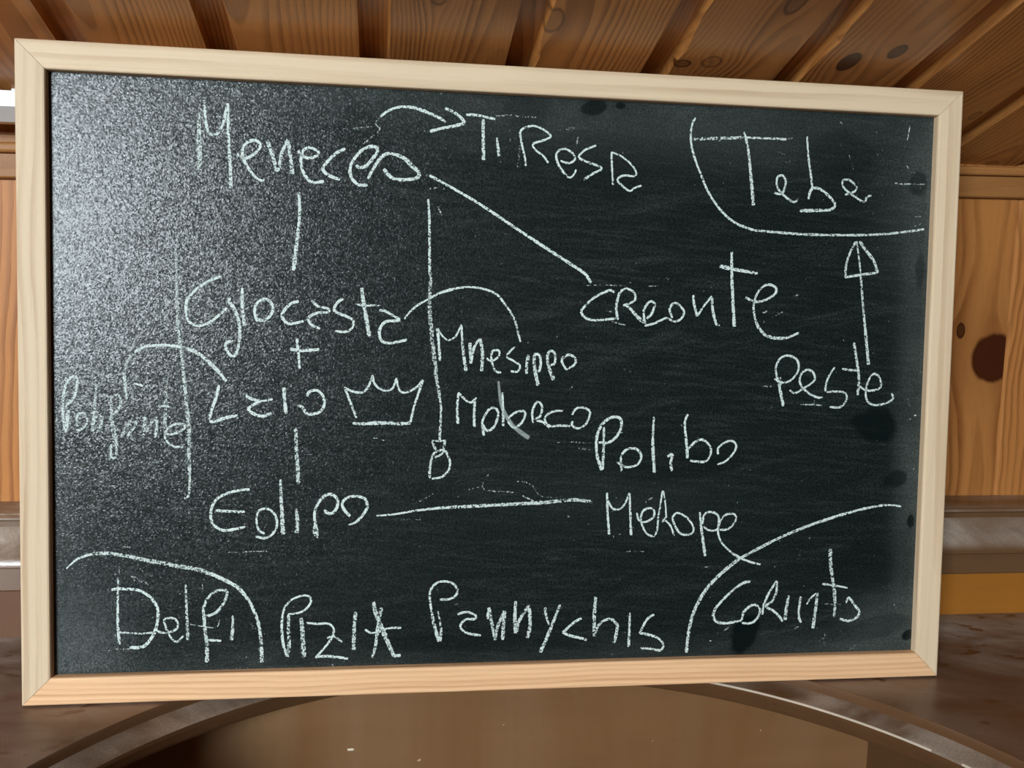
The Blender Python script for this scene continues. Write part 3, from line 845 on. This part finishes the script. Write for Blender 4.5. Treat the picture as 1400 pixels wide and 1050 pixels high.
 ('chalk_smear', [
  (10.7, 10.7, 0.3, '-2686 2173 -2628 2172'),
 ]),
 ('chalk_word', [
  (17.6, 17.6, 1, '-1846 1971 -1862 1897 -1889 1819 -1904 1756'),
  (19.2, 19.2, 1, '-1904 1748 -1877 1742 -1825 1761 -1775 1776 -1735 1782'),
  (12.8, 12.8, 0.8, '-1734 1782 -1735 1757'),
  (19.2, 19.2, 1, '-1685 1906 -1650 1887 -1597 1872'),
  (14.4, 14.4, 1, '-1597 1872 -1559 1878 -1521 1886'),
  (19.2, 19.2, 1, '-1597 1872 -1643 1848 -1667 1820 -1635 1793 -1581 1778 -1528 1799'),
  (22.4, 22.4, 0.95, '-1452 1960 -1448 1877 -1437 1794'),
  (19.2, 19.2, 1, '-1309 1906 -1298 1934 -1251 1944 -1213 1911 -1204 1855 -1227 1811 -1274 1793'),
  (24, 14.4, 0.95, '-1274 1793 -1313 1799 -1340 1838 -1367 1848'),
 ]),
 ('chalk_line', [
  (22.4, 28.8, 0.75, '-1380 1708 -1375 1585 -1366 1465 -1360 1346'),
 ]),
 ('chalk_smear', [
  (7.2, 7.2, 0.3, '-1613 2013 -1552 2018'),
 ]),
 ('chalk_smear', [
  (7.2, 7.2, 0.4, '-1696 1973 -1666 1976'),
 ]),
 ('chalk_smear', [
  (7.2, 7.2, 0.3, '-1252 2053 -1248 1997'),
 ]),
 ('chalk_smear', [
  (7.2, 7.2, 0.4, '-1534 1409 -1503 1410'),
 ]),
 ('chalk_smear', [
  (7.2, 7.2, 0.35, '-1323 1537 -1280 1537'),
 ]),
 ('chalk_crown', [
  (14.4, 14.4, 1, '-1082 1966 -1027 1939 -964 1935 -929 1974 -903 2044'),
  (14.4, 14.4, 1, '-903 2044 -894 1996 -862 1960 -815 1945 -776 1965 -753 2029'),
  (14.4, 14.4, 1, '-753 2029 -744 1974 -720 1938 -672 1942 -617 1979 -586 2018'),
  (15.2, 15.2, 1, '-586 2015 -616 1923 -643 1834 -662 1746'),
  (16, 16, 1, '-1073 1954 -1042 1871 -1002 1772'),
  (19.2, 25.6, 0.95, '-1027 1738 -970 1734 -900 1738 -813 1741'),
  (25.6, 19.2, 0.95, '-813 1741 -733 1736 -662 1741'),
 ]),
 ('chalk_smear', [
  (9.6, 9.6, 0.8, '-895 1644 -871 1643'),
 ]),
 ('chalk_smear', [
  (6.4, 6.4, 0.6, '-843 1632 -827 1628'),
 ]),
 ('chalk_word', [
  (17.4, 17.4, 1, '-1659 1318 -1729 1311 -1812 1287 -1869 1245 -1895 1176 -1886 1108 -1844 1069 -1795 1059 -1687 1080'),
  (18.2, 18.2, 0.95, '-1865 1186 -1787 1180 -1688 1176'),
  (15.6, 15.6, 1, '-1567 1035 -1604 1062 -1617 1122 -1605 1178 -1563 1195 -1517 1173 -1492 1121 -1500 1061 -1537 1018 -1579 1008 -1621 1019'),
  (15.6, 31.2, 0.9, '-1472 1380 -1467 1277 -1461 1164 -1454 1030'),
  (19.1, 31.2, 0.8, '-1375 1194 -1366 1129 -1368 1038'),
  (20.8, 46.9, 0.8, '-1254 1110 -1254 1067 -1250 1032'),
  (43.4, 17.4, 0.9, '-1250 1041 -1246 1023 -1243 1004'),
  (19.1, 19.1, 1, '-1255 1093 -1259 1154 -1244 1215 -1202 1271 -1156 1284 -1118 1253 -1117 1210 -1138 1170 -1172 1162 -1202 1184'),
  (19.1, 19.1, 1, '-1036 1143 -1070 1179 -1088 1222 -1058 1261 -998 1270 -943 1252 -925 1204'),
  (19.1, 13.9, 1, '-925 1204 -955 1152 -1001 1104 -1046 1089'),
 ]),
 ('chalk_line', [
  (10.2, 18.2, 1, '-871 1145 -759 1153 -623 1175 -464 1192'),
  (18.2, 25, 0.9, '-464 1192 -257 1202 -25 1212 209 1222'),
  (22.7, 22.7, 0.8, '209 1222 351 1236 446 1238 535 1223'),
 ]),
 ('chalk_smear', [
  (9.1, 9.1, 0.45, '-156 1410 -195 1329 -143 1302 -62 1297 9 1290'),
 ]),
 ('chalk_smear', [
  (9.1, 9.1, 0.4, '30 1363 124 1343 197 1263 326 1259'),
 ]),
 ('chalk_smear', [
  (10.2, 10.2, 0.6, '67 1270 144 1232'),
 ]),
 ('chalk_smear', [
  (9.1, 9.1, 0.35, '-601 1233 -511 1284'),
 ]),
 ('chalk_smear', [
  (7.9, 7.9, 0.2, '-758 1119 -554 1117'),
 ]),
 ('chalk_smear', [
  (9.1, 9.1, 0.35, '-282 1310 -213 1326'),
 ]),
 ('chalk_word', [
  (22.5, 16.4, 1, '595 1435 561 1535 556 1652 588 1737 651 1784 708 1779 720 1727 692 1663 634 1618 569 1620'),
  (14.3, 20.5, 0.95, '602 1721 603 1567 599 1440'),
  (16.4, 16.4, 1, '697 1491 757 1456 833 1472 859 1525 830 1573 765 1576 723 1525 728 1429'),
  (15.4, 22.5, 1, '939 1791 935 1621 952 1418'),
  (18.4, 18.4, 1, '1039 1525 1072 1541 1062 1482 1072 1428'),
  (14.3, 22.5, 1, '1171 1809 1151 1750 1166 1622 1177 1514'),
  (17.4, 17.4, 1, '1183 1579 1224 1622 1279 1638 1332 1590 1332 1530 1289 1491 1194 1498'),
  (15.4, 15.4, 1, '1387 1541 1391 1590 1468 1633 1512 1603 1493 1547 1439 1493 1384 1473'),
 ]),
 ('chalk_word', [
  (14.3, 18.4, 1, '634 1285 640 1163 655 1007'),
  (13.3, 13.3, 1, '638 1237 672 1184 710 1173 753 1205 786 1285'),
  (13.3, 18.4, 1, '786 1285 796 1140 804 1000'),
  (14.3, 14.3, 1, '839 1150 859 1097 909 1091 957 1128 950 1176 906 1177 874 1150 871 1086 911 1010 961 993 982 1031'),
  (12.3, 12.3, 1, '982 1031 987 1117 999 1203 1013 1294 1031 1224 1042 1116'),
  (13.3, 13.3, 1, '1040 1119 1017 1090 1035 1097 1075 1057 1099 992'),
  (14.3, 14.3, 1, '1084 1116 1116 1148 1184 1115 1232 1050 1220 1007 1154 1002 1108 1051 1082 1116'),
  (14.3, 22.5, 1, '1272 1152 1289 1028 1320 853'),
  (14.3, 14.3, 1, '1294 1071 1305 1136 1350 1152 1402 1124 1398 1037 1342 1027 1302 1055'),
  (14.3, 14.3, 1, '1415 1030 1477 1037 1525 1091 1516 1134 1462 1135 1419 1092 1404 1015 1435 939 1505 872'),
  (18.4, 14.3, 1, '1505 872 1574 833 1642 807 1711 790'),
 ]),
 ('chalk_smear', [
  (7.2, 7.2, 0.5, '772 891 827 892 895 889'),
 ]),
 ('chalk_smear', [
  (7.2, 7.2, 0.4, '682 1012 688 980'),
 ]),
 ('chalk_smear', [
  (8.2, 8.2, 0.4, '895 1204 905 1230 948 1252'),
 ]),
 ('chalk_smear', [
  (8.2, 8.2, 0.5, '720 1007 736 1010'),
 ]),
 ('chalk_smear', [
  (8.2, 8.2, 0.4, '692 1248 710 1253'),
 ]),
 ('chalk_smear', [
  (8.2, 8.2, 0.3, '430 1615 516 1618'),
 ]),
 ('chalk_smear', [
  (9.2, 9.2, 0.45, '431 1580 528 1569'),
 ]),
 ('chalk_smear', [
  (6.1, 6.1, 0.4, '589 1684 730 1684'),
 ]),
 ('chalk_smear', [
  (9.2, 9.2, 0.25, '1317 777 1373 781'),
 ]),
 ('chalk_arc', [
  (7.7, 17.4, 1, '-2754 831 -2729 856 -2684 893 -2604 921'),
  (21.3, 27.1, 0.78, '-2604 921 -2498 923 -2390 903 -2264 873'),
  (29, 29, 0.72, '-2264 873 -2101 839 -1992 819 -1900 788'),
  (27.1, 21.3, 1, '-1900 788 -1808 742 -1725 689 -1660 607'),
  (19.4, 25.2, 0.9, '-1660 607 -1613 494 -1589 367 -1582 210'),
 ]),
 ('chalk_word', [
  (11.6, 19.4, 0.9, '-2449 768 -2453 618 -2453 475 -2445 349'),
  (17.4, 17.4, 1, '-2490 694 -2454 700 -2418 699 -2328 688 -2256 643'),
  (19.4, 19.4, 1, '-2256 643 -2216 566 -2220 470 -2248 393 -2303 332 -2384 328'),
  (12.6, 12.6, 0.8, '-2447 427 -2375 419 -2311 414 -2230 422'),
  (14.5, 14.5, 0.9, '-2230 431 -2175 416 -2111 433 -2093 471 -2120 506 -2175 502 -2166 449 -2139 390 -2102 356 -2061 393'),
  (13.6, 19.4, 0.8, '-2047 721 -2042 562 -2034 367'),
  (25.2, 17.4, 0.85, '-1919 220 -1919 317 -1932 453 -1942 560'),
  (17.4, 17.4, 0.9, '-1942 560 -1914 631 -1863 674 -1799 673 -1813 605 -1863 539 -1928 514'),
  (7.7, 7.7, 0.55, '-2020 465 -1946 451 -1863 442 -1840 490'),
  (16.5, 16.5, 1, '-1919 363 -1831 356'),
  (15.5, 25.2, 0.85, '-1762 517 -1761 449 -1769 357'),
 ]),
 ('chalk_smear', [
  (15.5, 15.5, 0.4, '-2373 777 -2310 747 -2256 710'),
 ]),
 ('chalk_smear', [
  (7.7, 7.7, 0.18, '-2444 932 -2443 771'),
 ]),
 ('chalk_smear', [
  (9.7, 9.7, 0.6, '-2426 962 -2376 960'),
 ]),
 ('chalk_smear', [
  (8.7, 8.7, 0.35, '-1790 919 -1679 922 -1539 925'),
 ]),
 ('chalk_smear', [
  (8.7, 8.7, 0.3, '-1946 733 -1944 676'),
 ]),
 ('chalk_smear', [
  (7.7, 7.7, 0.55, '-2510 312 -2447 320 -2384 318'),
 ]),
 ('chalk_smear', [
  (9.7, 9.7, 0.35, '-2469 428 -2467 370'),
 ]),
 ('chalk_smear', [
  (19.4, 19.4, 0.2, '-2319 826 -2247 767'),
 ]),
 ('chalk_smear', [
  (21.3, 21.3, 0.25, '-1655 466 -1622 416'),
 ]),
 ('chalk_word', [
  (20, 13.4, 1, '-1424 246 -1447 314 -1458 402 -1457 490 -1441 564'),
  (14.7, 14.7, 1, '-1441 564 -1399 610 -1334 635 -1289 628 -1278 594 -1308 548 -1353 525 -1422 516'),
  (17.4, 26.7, 0.8, '-1417 516 -1417 401 -1414 300 -1424 242'),
  (22.7, 34.7, 0.82, '-1338 491 -1330 399 -1321 236'),
  (14.7, 14.7, 1, '-1307 458 -1235 451 -1170 450 -1137 422 -1138 374 -1175 314 -1247 230'),
  (17.4, 17.4, 1, '-1247 233 -1188 239 -1109 230 -1043 218'),
  (13.4, 13.4, 0.9, '-1176 356 -1136 367 -1107 349 -1080 328'),
  (22.7, 25.4, 0.85, '-996 522 -1005 425 -1007 275'),
  (24, 24, 0.8, '-833 547 -849 456 -861 353'),
  (22.7, 14.7, 0.9, '-861 353 -871 285 -890 220'),
  (24, 34.7, 0.8, '-884 586 -866 504 -832 421 -798 338'),
  (29.4, 29.4, 0.85, '-798 338 -770 275 -746 219'),
  (24, 24, 0.9, '-750 226 -706 231'),
  (14.7, 14.7, 1, '-935 406 -898 383 -845 390 -792 410 -705 412'),
 ]),
 ('chalk_word', [
  (26.7, 18.7, 0.85, '-459 315 -475 364 -493 426 -505 489'),
  (16, 16, 1, '-504 482 -518 558 -524 620 -513 668 -473 705 -426 711 -371 693 -341 651'),
  (17.4, 13.4, 1, '-341 651 -356 617 -397 593 -458 592'),
  (9.3, 20, 0.8, '-470 516 -454 439 -447 384 -453 315'),
  (16, 16, 1, '-341 491 -300 505 -259 501 -219 477 -235 458 -279 459 -313 436 -321 405 -291 373 -243 358 -187 348'),
  (20, 20, 1, '-145 456 -136 533'),
  (22.7, 22.7, 0.85, '-136 533 -120 445 -93 316'),
  (21.4, 21.4, 0.8, '-93 316 -78 403 -33 509'),
  (22.7, 22.7, 0.9, '-29 509 -39 416 -43 315'),
  (18.7, 29.4, 0.9, '39 571 36 463 44 358'),
  (22.7, 22.7, 0.8, '44 358 69 448 126 541'),
  (26.7, 26.7, 0.85, '127 544 136 460 136 390 120 324'),
  (22.7, 16, 0.9, '236 525 246 458 265 408'),
  (17.4, 26.7, 0.9, '335 543 295 436 249 317 209 224'),
  (18.7, 18.7, 1, '482 447 429 418 357 353'),
  (18.7, 18.7, 1, '357 353 410 331 467 317 520 300'),
  (22.7, 22.7, 0.85, '574 591 568 457 571 323'),
  (17.4, 24, 0.9, '573 337 600 400 641 431 684 435 724 397 721 341 706 274'),
  (12, 18.7, 0.95, '810 479 809 367 807 246'),
  (17.4, 17.4, 1, '977 462 928 428 880 337'),
  (17.4, 17.4, 1, '880 337 945 324 1011 298 1046 254 1027 217 962 228 890 235'),
 ]),
 ('chalk_arc', [
  (13.6, 19.3, 1, '2713 1181 2601 1190 2446 1167 2255 1119'),
  (20.4, 20.4, 0.95, '2255 1119 2065 1059 1865 982 1691 899 1555 828'),
  (25, 22.7, 0.95, '1555 828 1421 720 1325 613 1255 481 1222 347 1208 195'),
 ]),
 ('chalk_word', [
  (18.4, 18.4, 1, '1643 672 1600 667 1534 626 1460 558 1403 493 1389 444 1414 402 1482 390 1592 408'),
  (16.9, 16.9, 1, '1592 410 1603 464 1648 504 1686 512 1718 478 1706 428 1661 388 1593 389'),
  (16.9, 16.9, 1, '1736 444 1742 502 1774 585 1830 675'),
  (16.9, 16.9, 1, '1830 675 1831 600 1801 534 1759 502 1812 468 1857 429 1882 393'),
  (26.1, 15.4, 0.9, '1901 403 1906 482 1920 573'),
  (18.4, 18.4, 0.95, '2007 563 1997 480 2000 413 2018 384'),
  (13.8, 13.8, 1, '2052 508 2081 554 2127 586'),
  (18.4, 26.1, 0.9, '2126 586 2118 486 2102 340'),
  (27.6, 26.1, 0.85, '2207 889 2215 777 2243 626'),
  (29.2, 15.4, 0.85, '2243 634 2257 508 2252 412'),
  (18.4, 11.5, 1, '2160 648 2239 637 2344 617'),
  (15.4, 20, 1, '2336 511 2356 548 2398 497 2439 454'),
  (16.9, 16.9, 1, '2439 454 2423 412 2363 386 2296 402'),
 ]),
 ('chalk_smear', [
  (10.7, 10.7, 0.4, '2165 514 2235 504 2296 503'),
 ]),
 ('chalk_smear', [
  (12.3, 12.3, 0.4, '2141 250 2184 266 2191 300'),
 ]),
 ('chalk_smear', [
  (9.2, 9.2, 0.3, '2184 249 2190 215'),
 ]),
 ('chalk_smear', [
  (16.9, 16.9, 0.3, '2363 164 2406 201 2440 226'),
 ]),
 ('chalk_smear', [
  (9.2, 9.2, 0.5, '1972 339 1997 355'),
 ]),
 ('chalk_smear', [
  (7.7, 7.7, 0.5, '2300 318 2313 309'),
 ]),
 ('chalk_smear', [
  (12.3, 12.3, 0.35, '1467 339 1500 363'),
 ]),
 ('chalk_smear', [
  (7.7, 7.7, 0.7, '1368 271 1380 272'),
 ]),
]
for name, strokes in CHALK: chalk(name, strokes)
